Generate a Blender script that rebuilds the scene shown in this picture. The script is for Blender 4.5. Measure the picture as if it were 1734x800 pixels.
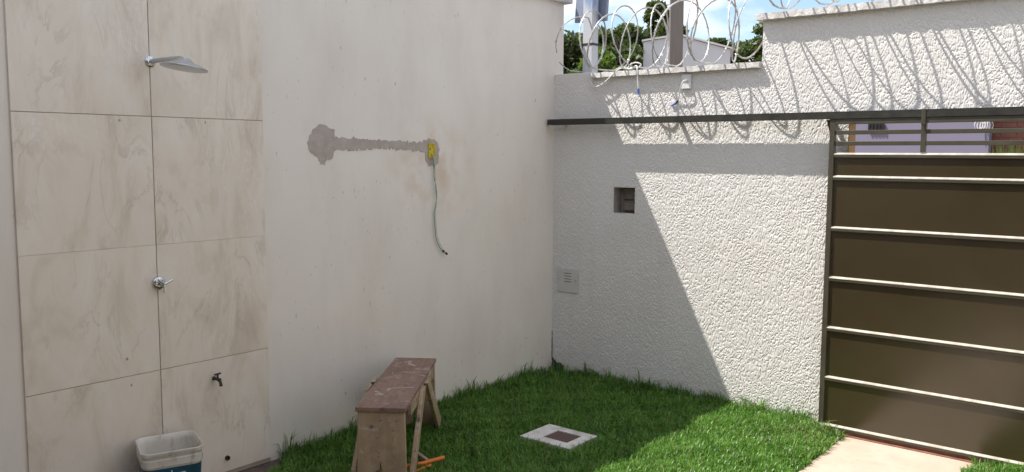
import bpy, math, random
import numpy as np
from mathutils import Vector, Matrix
for o in list(bpy.data.objects):
    bpy.data.objects.remove(o, do_unlink=True)
S = bpy.context.scene
COL = S.collection
random.seed(7)
RNG = np.random.default_rng(11)

# ------------------------------------------------------------------ camera
YAW, PITCH, ROLL = math.radians(39.1775), math.radians(5.5415), math.radians(0.246)
fw = Vector((-math.sin(YAW)*math.cos(PITCH), math.cos(YAW)*math.cos(PITCH), -math.sin(PITCH)))
r0 = fw.cross(Vector((0, 0, 1))).normalized(); u0 = r0.cross(fw)
rt = r0*math.cos(ROLL)+u0*math.sin(ROLL); up = u0*math.cos(ROLL)-r0*math.sin(ROLL)
cd = bpy.data.cameras.new('camera'); cam = bpy.data.objects.new('camera', cd); COL.objects.link(cam)
cam.matrix_world = Matrix(((rt.x, up.x, -fw.x, 3.83896), (rt.y, up.y, -fw.y, -5.20641),
                           (rt.z, up.z, -fw.z, 1.605), (0, 0, 0, 1)))
cd.sensor_width = 36; cd.sensor_fit = 'HORIZONTAL'; cd.lens = 29.879
cd.clip_start = 0.05; cd.clip_end = 3000
S.camera = cam

# ------------------------------------------------------------------ sky, sun, exposure
SUN_TRAVEL = Vector((0.5128, 0.3333, -1.0)).normalized()
W = bpy.data.worlds.new('World'); S.world = W; W.use_nodes = True
nt = W.node_tree; nt.nodes.clear()
def wn(t, **k):
    n = nt.nodes.new(t)
    for a, b in k.items(): setattr(n, a, b)
    return n
out = wn('ShaderNodeOutputWorld'); bg = wn('ShaderNodeBackground'); bg.inputs['Strength'].default_value = 0.135
sky = wn('ShaderNodeTexSky'); sky.sky_type = 'NISHITA'; sky.sun_disc = False
sky.sun_elevation = math.asin(-SUN_TRAVEL.z); sky.sun_rotation = math.atan2(-SUN_TRAVEL.x, -SUN_TRAVEL.y)
sky.air_density = 1.0; sky.dust_density = 0.6; sky.ozone_density = 1.5
tc = wn('ShaderNodeTexCoord')
mp = wn('ShaderNodeMapping'); mp.inputs['Scale'].default_value = (1, 1, 2.2); mp.inputs['Location'].default_value = (0.37, 0.61, 0.12)
nz = wn('ShaderNodeTexNoise'); nz.inputs['Scale'].default_value = 4.2; nz.inputs['Detail'].default_value = 9; nz.inputs['Roughness'].default_value = 0.55
rp = wn('ShaderNodeValToRGB'); rp.color_ramp.elements[0].position = 0.42; rp.color_ramp.elements[1].position = 0.56
mx = wn('ShaderNodeMix', data_type='RGBA'); mx.inputs['B'].default_value = (6.6, 6.55, 6.6, 1)
nt.links.new(tc.outputs['Generated'], mp.inputs['Vector']); nt.links.new(mp.outputs[0], nz.inputs['Vector'])
nt.links.new(nz.outputs['Fac'], rp.inputs[0]); nt.links.new(rp.outputs[0], mx.inputs['Factor'])
nt.links.new(sky.outputs[0], mx.inputs['A']); nt.links.new(mx.outputs['Result'], bg.inputs['Color'])
nt.links.new(bg.outputs[0], out.inputs[0])
sl = bpy.data.lights.new('sun', 'SUN'); sl.energy = 5.0; sl.angle = math.radians(0.53); sl.color = (1, 0.955, 0.88)
so = bpy.data.objects.new('sun', sl); COL.objects.link(so)
so.rotation_euler = SUN_TRAVEL.to_track_quat('-Z', 'Y').to_euler(); so.location = (-4, -3, 9)
S.view_settings.view_transform = 'Standard'; S.view_settings.look = 'None'
S.view_settings.gamma = 1; S.view_settings.exposure = 0.57; S.view_settings.use_curve_mapping = False
S.render.engine = 'CYCLES'
S.cycles.use_denoising = True
S.cycles.max_bounces = 8; S.cycles.diffuse_bounces = 5
try: S.cycles.denoiser = 'OPENIMAGEDENOISE'
except Exception: pass

# ------------------------------------------------------------------ materials
class NT:
    def __init__(s, name, rough=0.6, color=(0.5, 0.5, 0.5), metal=0.0, spec=0.5):
        s.m = bpy.data.materials.new(name); s.m.use_nodes = True; s.t = s.m.node_tree
        s.b = s.t.nodes['Principled BSDF']; s.b.inputs['Roughness'].default_value = rough
        s.b.inputs['Base Color'].default_value = (*color, 1); s.b.inputs['Metallic'].default_value = metal
        s.b.inputs['Specular IOR Level'].default_value = spec
        s._c = None
    def n(s, t, ins=None, **k):
        n = s.t.nodes.new(t)
        for a, b in k.items(): setattr(n, a, b)
        for a, b in (ins or {}).items():
            if isinstance(b, bpy.types.NodeSocket): s.t.links.new(b, n.inputs[a])
            else: n.inputs[a].default_value = b
        return n
    def obj(s):
        if not s._c: s._c = s.n('ShaderNodeTexCoord')
        return s._c.outputs['Object']
    def pos(s): return s.n('ShaderNodeNewGeometry').outputs['Position']
    def map(s, v, scale=(1, 1, 1), loc=(0, 0, 0), rot=(0, 0, 0)):
        return s.n('ShaderNodeMapping', {'Vector': v, 'Scale': scale, 'Location': loc, 'Rotation': rot}).outputs[0]
    def noise(s, v, scale, detail=4, rough=0.55, dist=0.0):
        return s.n('ShaderNodeTexNoise', {'Vector': v, 'Scale': scale, 'Detail': detail, 'Roughness': rough, 'Distortion': dist}).outputs['Fac']
    def ramp(s, f, stops, interp='LINEAR'):
        n = s.n('ShaderNodeValToRGB', {0: f}); cr = n.color_ramp; cr.interpolation = interp
        while len(cr.elements) < len(stops): cr.elements.new(0.5)
        for e, (p, c) in zip(cr.elements, stops):
            e.position = p; e.color = (*c, 1) if not isinstance(c, (int, float)) else (c, c, c, 1)
        return n.outputs[0]
    def mix(s, f, a, b, blend='MIX'):
        n = s.n('ShaderNodeMix', data_type='RGBA', blend_type=blend)
        for k, v in (('Factor', f), ('A', a), ('B', b)):
            if isinstance(v, bpy.types.NodeSocket): s.t.links.new(v, n.inputs[k])
            elif k == 'Factor': n.inputs[k].default_value = v
            else: n.inputs[k].default_value = (*v, 1)
        return n.outputs['Result']
    def col(s, v): s.t.links.new(v, s.b.inputs['Base Color']); return s
    def rgh(s, v): s.t.links.new(v, s.b.inputs['Roughness']); return s
    def bump(s, h, strength=0.3, dist=0.01):
        n = s.n('ShaderNodeBump', {'Height': h, 'Strength': strength, 'Distance': dist})
        s.t.links.new(n.outputs[0], s.b.inputs['Normal']); return s

M = {}
def simple(key, color, rough=0.5, metal=0.0, var=0.12, scale=18, bump=0.0):
    m = NT(key, rough, color, metal)
    c = np.array(color)
    f = m.noise(m.obj(), scale, 5)
    m.col(m.ramp(f, [(0.3, tuple(np.clip(c*(1-var), 0, 1))), (0.7, tuple(np.clip(c*(1+var), 0, 1)))]))
    m.rgh(m.ramp(f, [(0.3, min(1, rough*0.85)), (0.7, min(1, rough*1.15))]))
    if bump: m.bump(m.noise(m.obj(), scale*4, 4), bump, 0.004)
    M[key] = m.m
    return m

# left wall paint: warm off-white with faint peach staining, trowel strokes and small chips
m = NT('side_wall_paint', 0.62); p = m.pos()
c = m.ramp(m.noise(p, 1.1, 4), [(0.3, (0.74, 0.685, 0.63)), (0.7, (0.79, 0.74, 0.69))])
# peach stains round the cement patch
vd = m.n('ShaderNodeVectorMath', {0: p, 1: (0.0, -1.30, 1.50)}, operation='SUBTRACT').outputs[0]
vd = m.n('ShaderNodeVectorMath', {0: vd, 1: (0.0, 1.9, 2.2)}, operation='MULTIPLY').outputs[0]
ln = m.n('ShaderNodeVectorMath', {0: vd}, operation='LENGTH').outputs['Value']
st = m.ramp(ln, [(0.15, 1.0), (0.85, 0.0)])
st = m.mix(1.0, st, m.ramp(m.noise(p, 5.5, 4, 0.6), [(0.42, 0.0), (0.75, 1.0)]), 'MULTIPLY')
c = m.mix(st, c, (0.60, 0.45, 0.33))
lo = m.ramp(m.noise(m.map(p, (1, 1.2, 0.5)), 3.0, 5, 0.6), [(0.45, 0.0), (0.8, 0.35)])
c = m.mix(lo, c, (0.55, 0.48, 0.42))
chip = m.ramp(m.noise(m.map(p, (1, 26, 9)), 2.6, 2, 0.4), [(0.265, 1.0), (0.295, 0.0)])
chip = m.mix(1.0, chip, m.ramp(m.noise(p, 3.3, 2), [(0.40, 0.0), (0.6, 0.8)]), 'MULTIPLY')
c = m.mix(chip, c, (0.34, 0.31, 0.29))
m.col(c)
h = m.mix(0.5, m.noise(m.map(p, (1, 60, 9)), 1.0, 3), m.noise(p, 90, 3))
m.bump(h, 0.12, 0.004)
M['side_wall'] = m.m

# textured render of the front wall
m = NT('textured_white_render', 0.75); p = m.pos()
c = m.ramp(m.noise(p, 1.6, 4), [(0.3, (0.68, 0.655, 0.63)), (0.7, (0.73, 0.71, 0.685))])
c = m.mix(m.ramp(m.noise(m.map(p, (9, 1, 0.8)), 1.0, 4), [(0.55, 0.0), (0.85, 0.25)]), c, (0.5, 0.46, 0.41))
z = m.n('ShaderNodeSeparateXYZ', {0: p}).outputs['Z']
zz = m.n('ShaderNodeMath', {0: z, 1: m.noise(p, 14, 4)}, operation='ADD').outputs[0]
c = m.mix(m.ramp(zz, [(0.34, 0.25), (0.50, 0.0)]), c, (0.45, 0.38, 0.31))
m.col(c); m.bump(m.noise(p, 260, 3), 0.25, 0.0015)
M['render'] = m.m

m = NT('coping_cement', 0.85); p = m.pos()
c = m.ramp(m.noise(p, 9, 6, 0.65), [(0.3, (0.42, 0.39, 0.37)), (0.5, (0.62, 0.60, 0.585)), (0.75, (0.70, 0.69, 0.68))])
m.col(c); m.bump(m.noise(p, 55, 6, 0.7), 0.7, 0.01); M['coping'] = m.m
m = NT('pink_clay_edge', 0.9); p = m.pos()
m.col(m.ramp(m.noise(p, 16, 5), [(0.3, (0.42, 0.25, 0.21)), (0.7, (0.55, 0.40, 0.36))])); m.bump(m.noise(p, 60, 5), 0.6, 0.008)
M['clay'] = m.m

# large porcelain tile with stone veins
m = NT('stone_look_porcelain', 0.34); oi = m.n('ShaderNodeObjectInfo').outputs['Random']
off = m.n('ShaderNodeVectorMath', {0: m.obj(), 1: m.n('ShaderNodeCombineXYZ', {'X': 0.0, 'Y': m.n('ShaderNodeMath', {0: oi, 1: 31.0}, operation='MULTIPLY').outputs[0], 'Z': m.n('ShaderNodeMath', {0: oi, 1: 17.0}, operation='MULTIPLY').outputs[0]}).outputs[0]}, operation='ADD').outputs[0]
c = m.ramp(m.noise(m.map(off, (1, 2.0, 0.9), rot=(0.35, 0, 0)), 2.4, 7, 0.62, 0.8), [(0.25, (0.57, 0.48, 0.395)), (0.5, (0.735, 0.655, 0.57)), (0.75, (0.79, 0.735, 0.67))])
n2 = m.noise(m.map(off, (1, 2.2, 0.75), rot=(0.45, 0, 0)), 2.2, 6, 0.6, 1.6)
vein = m.ramp(n2, [(0.475, 0.0), (0.495, 1.0), (0.505, 1.0), (0.53, 0.0)])
vein = m.mix(1.0, vein, m.ramp(m.noise(off, 3.0, 3), [(0.45, 0.0), (0.7, 0.55)]), 'MULTIPLY')
c = m.mix(vein, c, (0.45, 0.39, 0.335))
n3 = m.noise(m.map(off, (1, 3.5, 1.0), rot=(-0.25, 0, 0)), 3.1, 6, 0.6, 2.0)
v3 = m.mix(1.0, m.ramp(n3, [(0.48, 0.0), (0.5, 0.7), (0.52, 0.0)]), m.ramp(m.noise(off, 2.2, 2), [(0.5, 0.0), (0.65, 1.0)]), 'MULTIPLY')
c = m.mix(v3, c, (0.80, 0.77, 0.73))
spk = m.ramp(m.noise(m.map(off, (1, 30, 22)), 1.0, 1, 0.3), [(0.165, 0.8), (0.19, 0.0)])
c = m.mix(spk, c, (0.25, 0.2, 0.17))
m.col(c); m.rgh(m.ramp(m.noise(off, 6, 4), [(0.3, 0.30), (0.7, 0.42)]))
m.bump(m.noise(off, 40, 3), 0.03, 0.002)
M['tile'] = m.m
simple('grout', (0.42, 0.35, 0.29), 0.9, bump=0.3)

# cement patch
m = NT('cement_patch', 0.9); p = m.pos()
m.col(m.ramp(m.noise(p, 14, 6, 0.6), [(0.3, (0.37, 0.315, 0.285)), (0.7, (0.47, 0.415, 0.385))])); m.bump(m.noise(p, 70, 5), 0.5, 0.004)
M['cement'] = m.m

# olive-brown gate paint
m = NT('olive_brown_gate_paint', 0.32, spec=0.85); p = m.pos()
m.col(m.ramp(m.noise(p, 2.5, 4), [(0.3, (0.040, 0.029, 0.0135)), (0.7, (0.046, 0.033, 0.0155))]))
m.rgh(m.ramp(m.noise(p, 8, 5), [(0.3, 0.17), (0.7, 0.25)]))
m.bump(m.noise(p, 3.2, 2), 0.08, 0.02)
M['gate'] = m.m
m = NT('dusty_glare_gate_edge', 0.6); p = m.pos()
m.col(m.ramp(m.noise(m.map(p, (6, 1, 1)), 5, 5), [(0.35, (0.34, 0.31, 0.255)), (0.7, (0.50, 0.47, 0.41))])); M['gate_dust_glare'] = m.m  # dusty ledges, with the sun's glare on them painted into the pale tone
simple('gate_frame', (0.062, 0.054, 0.036), 0.42, 0.0, 0.12, 12)
simple('rail_black', (0.035, 0.033, 0.027), 0.45, 0.2, 0.2, 20)
simple('rusty_track', (0.19, 0.085, 0.055), 0.75, 0.0, 0.35, 22, 0.3)

simple('chrome', (0.62, 0.63, 0.65), 0.18, 1.0, 0.05)
simple('satin_steel', (0.50, 0.52, 0.56), 0.32, 0.9, 0.06)
simple('white_plastic', (0.70, 0.70, 0.71), 0.4, 0, 0.05)
simple('vent_plastic', (0.56, 0.55, 0.53), 0.5, 0, 0.06)
simple('dark_slot', (0.07, 0.065, 0.06), 0.8)
simple('black_iron', (0.008, 0.008, 0.008), 0.85)
simple('dark_tap', (0.035, 0.028, 0.022), 0.45, 0.2, 0.2, 60)
simple('yellow_plastic', (0.62, 0.47, 0.02), 0.45, 0, 0.12, 60)
simple('wire_green', (0.10, 0.24, 0.15), 0.5)
simple('wire_white', (0.48, 0.52, 0.47), 0.5)
simple('black_tape', (0.015, 0.015, 0.015), 0.6)
simple('brown_block', (0.17, 0.145, 0.12), 0.9, 0, 0.3, 25, 0.5)
simple('niche_wall', (0.33, 0.30, 0.27), 0.9, 0, 0.2, 20, 0.4)
simple('orange_hose', (0.75, 0.19, 0.025), 0.42, 0, 0.12, 10)
simple('white_cable', (0.72, 0.71, 0.69), 0.5)
simple('blue_tip', (0.10, 0.20, 0.62), 0.4)
m = NT('galvanised_wire', 0.42, metal=0.35); m.col(m.ramp(m.noise(m.pos(), 30, 3), [(0.3, (0.36, 0.35, 0.34)), (0.7, (0.62, 0.61, 0.60))])); M['razor'] = m.m
m = NT('blue_stained_galvanised_post', 0.6, metal=0.0); p = m.pos()
m.col(m.mix(m.ramp(m.noise(m.map(p, (1, 1, 0.35)), 9, 4), [(0.55, 0.0), (0.66, 0.7)]), (0.50, 0.52, 0.56), (0.12, 0.22, 0.46))); M['post'] = m.m
simple('panel_back', (0.21, 0.245, 0.33), 0.5, 0, 0.06, 4)
simple('paving_iron', (0.10, 0.062, 0.055), 0.8, 0, 0.25, 40, 0.4)
m = NT('whitewashed_concrete', 0.85); p = m.pos()
m.col(m.ramp(m.noise(p, 11, 6, 0.65), [(0.3, (0.40, 0.375, 0.35)), (0.55, (0.62, 0.60, 0.575)), (0.8, (0.68, 0.665, 0.64))])); m.bump(m.noise(p, 70, 4), 0.3, 0.004); M['whitewash'] = m.m

# bench wood
def wood(key, a, b, stain, axis=(14, 1.0, 14)):
    m = NT(key, 0.75); o = m.map(m.obj(), rot=(0, 0, math.radians(-35.9)))
    g = m.noise(m.map(o, axis), 3.0, 6, 0.6, 0.6)
    c = m.ramp(g, [(0.3, a), (0.7, b)])
    s = m.ramp(m.noise(o, 7, 5, 0.65), [(0.48, 0.0), (0.66, 0.85)])
    c = m.mix(s, c, stain)
    w = m.ramp(m.noise(m.map(o, (1, 1, 1), (3.1, 0.4, 1.7), (0.6, 0.5, 0.9)), 9, 5, 0.7, 1.0), [(0.56, 0.0), (0.66, 0.7)])
    c = m.mix(w, c, (0.52, 0.47, 0.42))
    d = m.ramp(m.noise(o, 26, 3, 0.5), [(0.62, 0.0), (0.70, 0.8)])
    c = m.mix(d, c, (0.07, 0.045, 0.03))
    m.col(c); m.bump(g, 0.25, 0.004); M[key] = m.m
wood('bench_top_wood', (0.20, 0.120, 0.09), (0.28, 0.18, 0.14), (0.17, 0.11, 0.09))
wood('bench_leg_wood', (0.33, 0.24, 0.155), (0.43, 0.32, 0.215), (0.25, 0.18, 0.125), (14, 14, 1))

# bucket
m = NT('dirty_white_plastic', 0.5); o = m.obj()
c = m.ramp(m.noise(o, 10, 5), [(0.3, (0.55, 0.51, 0.44)), (0.7, (0.68, 0.655, 0.61))])
c = m.mix(m.ramp(m.noise(m.map(o, (1, 1, 0.5)), 24, 4, 0.6), [(0.56, 0.0), (0.75, 0.75)]), c, (0.25, 0.21, 0.175))
m.col(c); m.bump(m.noise(o, 50, 3), 0.1, 0.003); M['pail'] = m.m
m = NT('blue_label', 0.35); o = m.obj()
m.col(m.ramp(m.noise(o, 9, 3), [(0.35, (0.012, 0.055, 0.075)), (0.65, (0.02, 0.085, 0.16))])); M['label'] = m.m

# ground materials
m = NT('lawn_soil', 0.95); p = m.pos()
m.col(m.ramp(m.noise(p, 7, 6, 0.65), [(0.3, (0.035, 0.045, 0.016)), (0.7, (0.055, 0.075, 0.022))])); m.bump(m.noise(p, 50, 5), 0.8, 0.02); M['soil'] = m.m
m = NT('damp_dirt', 0.95); p = m.pos()
c = m.ramp(m.noise(p, 8, 7, 0.65), [(0.3, (0.075, 0.052, 0.042)), (0.7, (0.16, 0.12, 0.10))])
c = m.mix(m.ramp(m.noise(p, 60, 3, 0.5), [(0.66, 0.0), (0.70, 1.0)]), c, (0.34, 0.30, 0.27))
m.col(c); m.bump(m.noise(p, 45, 6, 0.7), 0.9, 0.02); M['dirt'] = m.m
m = NT('pinkish_paving', 0.85); p = m.pos()
c = m.ramp(m.noise(p, 4, 6, 0.6), [(0.3, (0.42, 0.325, 0.25)), (0.7, (0.50, 0.41, 0.335))])
c = m.mix(m.ramp(m.noise(p, 22, 5, 0.65), [(0.58, 0.0), (0.75, 0.4)]), c, (0.34, 0.22, 0.145))
m.col(c); m.bump(m.noise(p, 90, 4), 0.3, 0.004); M['paving'] = m.m
m = NT('street_dirt', 0.95); p = m.pos()
m.col(m.ramp(m.noise(p, 0.6, 6, 0.6), [(0.3, (0.12, 0.095, 0.07)), (0.7, (0.20, 0.16, 0.12))])); M['street'] = m.m

# vegetation
def leafmat(key, a, b, rough=0.5, trans=0.25):
    m = NT(key, rough, spec=0.3)
    at = m.n('ShaderNodeAttribute', attribute_name='tint').outputs['Fac']
    c = m.ramp(at, [(0.0, a), (1.0, b)])
    m.col(c)
    tr = m.n('ShaderNodeBsdfTranslucent', {'Color': m.mix(0.5, c, (0.30, 0.42, 0.05), 'MIX')})
    mxs = m.n('ShaderNodeMixShader', {0: trans}); m.t.links.new(m.b.outputs[0], mxs.inputs[1]); m.t.links.new(tr.outputs[0], mxs.inputs[2])
    m.t.links.new(mxs.outputs[0], m.t.nodes['Material Output'].inputs[0]); M[key] = m.m
m = NT('lawn_blades', 0.38, spec=0.5)
at = m.n('ShaderNodeAttribute', attribute_name='tint').outputs['Fac']
c = m.ramp(at, [(0.0, (0.020, 0.062, 0.010)), (0.45, (0.090, 0.230, 0.026)), (0.86, (0.225, 0.42, 0.065)), (0.90, (0.26, 0.24, 0.10)), (1.0, (0.36, 0.31, 0.17))])
m.col(c); tr = m.n('ShaderNodeBsdfTranslucent', {'Color': c})
ms = m.n('ShaderNodeMixShader', {0: 0.4}); m.t.links.new(m.b.outputs[0], ms.inputs[1]); m.t.links.new(tr.outputs[0], ms.inputs[2])
m.t.links.new(ms.outputs[0], m.t.nodes['Material Output'].inputs[0]); M['grass'] = m.m
leafmat('leaf_dark', (0.022, 0.035, 0.016), (0.05, 0.07, 0.03))
leafmat('leaf_mid', (0.03, 0.05, 0.018), (0.07, 0.10, 0.035))
leafmat('leaf_bright', (0.06, 0.11, 0.022), (0.12, 0.19, 0.045))
simple('bark', (0.11, 0.085, 0.065), 0.9, 0, 0.3, 8, 0.5)

# far buildings
m = NT('weathered_pole_concrete', 0.85); p = m.pos()
c = m.ramp(m.noise(m.map(p, (8, 8, 0.5)), 1.5, 5), [(0.35, (0.165, 0.155, 0.15)), (0.65, (0.23, 0.205, 0.19))])
c = m.mix(m.ramp(m.noise(m.map(p, (6, 6, 0.4)), 2.0, 4), [(0.52, 0.0), (0.68, 0.7)]), c, (0.19, 0.12, 0.085)); m.col(c); M['pole'] = m.m
simple('far_white', (0.62, 0.62, 0.66), 0.8, 0, 0.04, 1.5)
simple('far_roof', (0.78, 0.77, 0.76), 0.8, 0, 0.08, 2)
simple('lavender', (0.20, 0.185, 0.26), 0.85, 0, 0.05, 2)
simple('ochre_bounce', (0.50, 0.30, 0.13), 0.85, 0, 0.12, 6)  # warm bounce light on the gate jamb, painted in as wall colour
simple('brick', (0.24, 0.085, 0.065), 0.9, 0, 0.25, 6, 0.4)
simple('mortar', (0.33, 0.24, 0.20), 0.95, 0, 0.1, 6)
simple('house_paint', (0.50, 0.43, 0.36), 0.8, 0, 0.05, 2)
simple('house_glass', (0.03, 0.035, 0.04), 0.1, 0, 0.1, 2)
simple('roof_tile', (0.30, 0.14, 0.09), 0.85, 0, 0.2, 6)

# ------------------------------------------------------------------ mesh helpers
class MB:
    def __init__(s): s.v = []; s.f = []
    def add(s, vs, fs):
        k = len(s.v); s.v += [tuple(v) for v in vs]; s.f += [tuple(i+k for i in f) for f in fs]; return s
    def box(s, a, b):
        (x0, y0, z0), (x1, y1, z1) = a, b
        return s.add([(x0, y0, z0), (x1, y0, z0), (x1, y1, z0), (x0, y1, z0), (x0, y0, z1), (x1, y0, z1), (x1, y1, z1), (x0, y1, z1)],
                     [(0, 3, 2, 1), (4, 5, 6, 7), (0, 1, 5, 4), (1, 2, 6, 5), (2, 3, 7, 6), (3, 0, 4, 7)])
    def beam(s, p, q, w, d, side):
        """bar from p to q; w along side, d along the remaining axis"""
        p, q = Vector(p), Vector(q); ax = (q-p).normalized(); sd = Vector(side); sd = (sd-ax*sd.dot(ax)).normalized(); th = ax.cross(sd)
        vs = [c+sd*(w/2*i)+th*(d/2*j) for c in (p, q) for i, j in ((-1, -1), (1, -1), (1, 1), (-1, 1))]
        return s.add(vs, [(0, 3, 2, 1), (4, 5, 6, 7), (0, 1, 5, 4), (1, 2, 6, 5), (2, 3, 7, 6), (3, 0, 4, 7)])
    def prism(s, poly, n):
        """extrude planar polygon (3D points) by vector n"""
        n = Vector(n); k = len(poly); vs = [Vector(p) for p in poly]+[Vector(p)+n for p in poly]
        return s.add(vs, [tuple(range(k))[::-1], tuple(range(k, 2*k))]+[(i, (i+1) % k, (i+1) % k+k, i+k) for i in range(k)])
    def tube(s, pts, r, seg=8, closed=False, cap=True, flat=1.0):
        pts = [Vector(p) for p in pts]; n = len(pts); vs = []; prev = None
        for i, p in enumerate(pts):
            a = pts[(i-1) % n] if (closed or i > 0) else p; b = pts[(i+1) % n] if (closed or i < n-1) else p
            t = (b-a).normalized()
            if prev is None:
                prev = t.orthogonal().normalized()
            u = (prev-t*prev.dot(t)).normalized(); prev = u; w = t.cross(u)
            rr = r[i] if isinstance(r, (list, tuple)) else r
            vs += [p+u*(rr*math.cos(6.28318*k/seg))+w*(rr*flat*math.sin(6.28318*k/seg)) for k in range(seg)]
        fs = []
        for i in range(n if closed else n-1):
            j = (i+1) % n
            fs += [(i*seg+k, i*seg+(k+1) % seg, j*seg+(k+1) % seg, j*seg+k) for k in range(seg)]
        if cap and not closed:
            fs += [tuple(range(seg))[::-1], tuple(range((n-1)*seg, n*seg))]
        return s.add(vs, fs)
    def lathe(s, prof, c, axis, seg=24):
        """profile [(r, t)] around axis through c"""
        ax = Vector(axis).normalized(); u = ax.orthogonal().normalized(); w = ax.cross(u); c = Vector(c); vs = []
        for r, t in prof:
            vs += [c+ax*t+(u*math.cos(6.28318*k/seg)+w*math.sin(6.28318*k/seg))*r for k in range(seg)]
        fs = []
        for i in range(len(prof)-1):
            fs += [(i*seg+k, i*seg+(k+1) % seg, (i+1)*seg+(k+1) % seg, (i+1)*seg+k) for k in range(seg)]
        fs += [tuple(range(seg))[::-1], tuple(range((len(prof)-1)*seg, len(prof)*seg))]
        return s.add(vs, fs)
    def build(s, name, mat, parent=None, origin=None, bevel=0.0, smooth=False, bseg=2):
        o0 = Vector(origin) if origin is not None else (parent_loc(parent) if parent else Vector((0, 0, 0)))
        me = bpy.data.meshes.new(name); me.from_pydata([(v[0]-o0.x, v[1]-o0.y, v[2]-o0.z) for v in s.v], [], s.f); me.update()
        me.materials.append(M[mat] if isinstance(mat, str) else mat)
        o = bpy.data.objects.new(name, me); COL.objects.link(o)
        if parent: o.parent = parent; o.location = o0-parent_loc(parent)
        else: o.location = o0
        if bevel:
            b = o.modifiers.new('bevel', 'BEVEL'); b.width = bevel; b.segments = bseg; b.limit_method = 'ANGLE'; b.angle_limit = math.radians(40)
        if smooth:
            for pl in me.polygons: pl.use_smooth = True
            try: me.set_sharp_from_angle(angle=math.radians(42))
            except Exception: pass
        return o
def parent_loc(o):
    v = Vector(o.location)
    while o.parent: o = o.parent; v += Vector(o.location)
    return v
def tag(o, label, cat, group=None, kind=None):
    if label: o['label'] = label
    if cat: o['category'] = cat
    if group: o['group'] = group
    if kind: o['kind'] = kind
    return o
def thing(name, loc, label, cat, group=None):
    o = bpy.data.objects.new(name, None); COL.objects.link(o); o.location = loc; o.empty_display_size = 0.05
    return tag(o, label, cat, group)
def struct(o, label=None): o['kind'] = 'structure'; (o.__setitem__('label', label) if label else None); return o
def raw_mesh(name, V, F, mat, tint=None, origin=(0, 0, 0), parent=None, smooth=False):
    """V (n,3) float array, F (m,k) int array (k = 3 or 4)"""
    me = bpy.data.meshes.new(name); k = F.shape[1]
    V = (V-np.array(origin)).astype(np.float32)
    me.vertices.add(len(V)); me.vertices.foreach_set('co', V.ravel())
    me.loops.add(F.size); me.loops.foreach_set('vertex_index', F.astype(np.int32).ravel())
    me.polygons.add(len(F)); me.polygons.foreach_set('loop_start', np.arange(0, F.size, k, dtype=np.int32))
    try: me.polygons.foreach_set('loop_total', np.full(len(F), k, dtype=np.int32))
    except Exception: pass
    if tint is not None:
        at = me.attributes.new('tint', 'FLOAT', 'POINT'); at.data.foreach_set('value', tint.astype(np.float32))
    me.update(calc_edges=True); me.validate()
    me.materials.append(M[mat])
    if smooth: me.polygons.foreach_set('use_smooth', np.ones(len(F), dtype=bool))
    o = bpy.data.objects.new(name, me); COL.objects.link(o)
    if parent: o.parent = parent; o.location = Vector(origin)-parent_loc(parent)
    else: o.location = origin
    return o

# ------------------------------------------------------------------ ground
ZL = -0.075    # soil level
g = MB().add([(-600, -600, -0.16), (600, -600, -0.16), (600, 600, -0.16), (-600, 600, -0.16)], [(0, 1, 2, 3)]).build('ground', 'street'); struct(g)
struct(MB().add([(0, -9, ZL), (7, -9, ZL), (7, 0, ZL), (0, 0, ZL)], [(0, 1, 2, 3)]).build('lawn_soil', 'soil'))
# bare dirt by the shower, an irregular sheet
dp = []
for i, (x, y) in enumerate([(0.0, -2.50), (0.10, -2.58), (0.16, -2.70), (0.30, -2.82), (0.34, -3.0), (0.5, -3.2), (0.62, -3.6), (0.75, -4.4), (0.8, -9), (0.0, -9)]):
    dp.append((x, y, ZL+0.012))
struct(MB().add(dp[::-1], [tuple(range(len(dp)))]).build('dirt_patch', 'dirt'))
PX0, PX1 = 2.26, 2.965
pv = MB().box((PX0, -9, -0.12), (PX1, -0.03, -0.068)).build('paving_path', 'paving', bevel=0.006); struct(pv)
# ------------------------------------------------------------------ side wall (left) with tiled shower panel
LT = 2.73
lw = thing('side_wall', (0, -4, 0), 'tall smooth off-white side wall holding the tiled shower panel', 'wall')
MB().box((-0.15, -9, -0.2), (0, 0.113, LT)).build('wall_body', 'side_wall', lw)
MB().box((-0.20, -9, LT), (0.05, 0.163, LT+0.055)).build('coping', 'coping', lw, bevel=0.008)
TS, JT = 0.604, 0.0018
TY = [-3.777, -3.171]; TZ = [-0.037, 0.567, 1.168, 1.771]; THICK = 0.011
MB().box((0.0005, -3.777+0.002, -0.06), (0.0065, -2.566, 2.372)).build('grout_bed', 'grout', lw)
tm = None
for yy in TY:
    for zz in TZ:
        if tm is None:
            t = MB().box((0, 0, 0), (THICK, TS-JT, 0.602-JT)).build('tile', 'tile', lw, origin=(0, 0, 0), bevel=0.0012, bseg=1); tm = t.data
        else:
            t = bpy.data.objects.new('tile', tm); COL.objects.link(t); t.parent = lw
            b = t.modifiers.new('bevel', 'BEVEL'); b.width = 0.0012; b.segments = 1; b.limit_method = 'ANGLE'
        t.location = Vector((0.0012, yy, zz))-Vector(lw.location)

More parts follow.
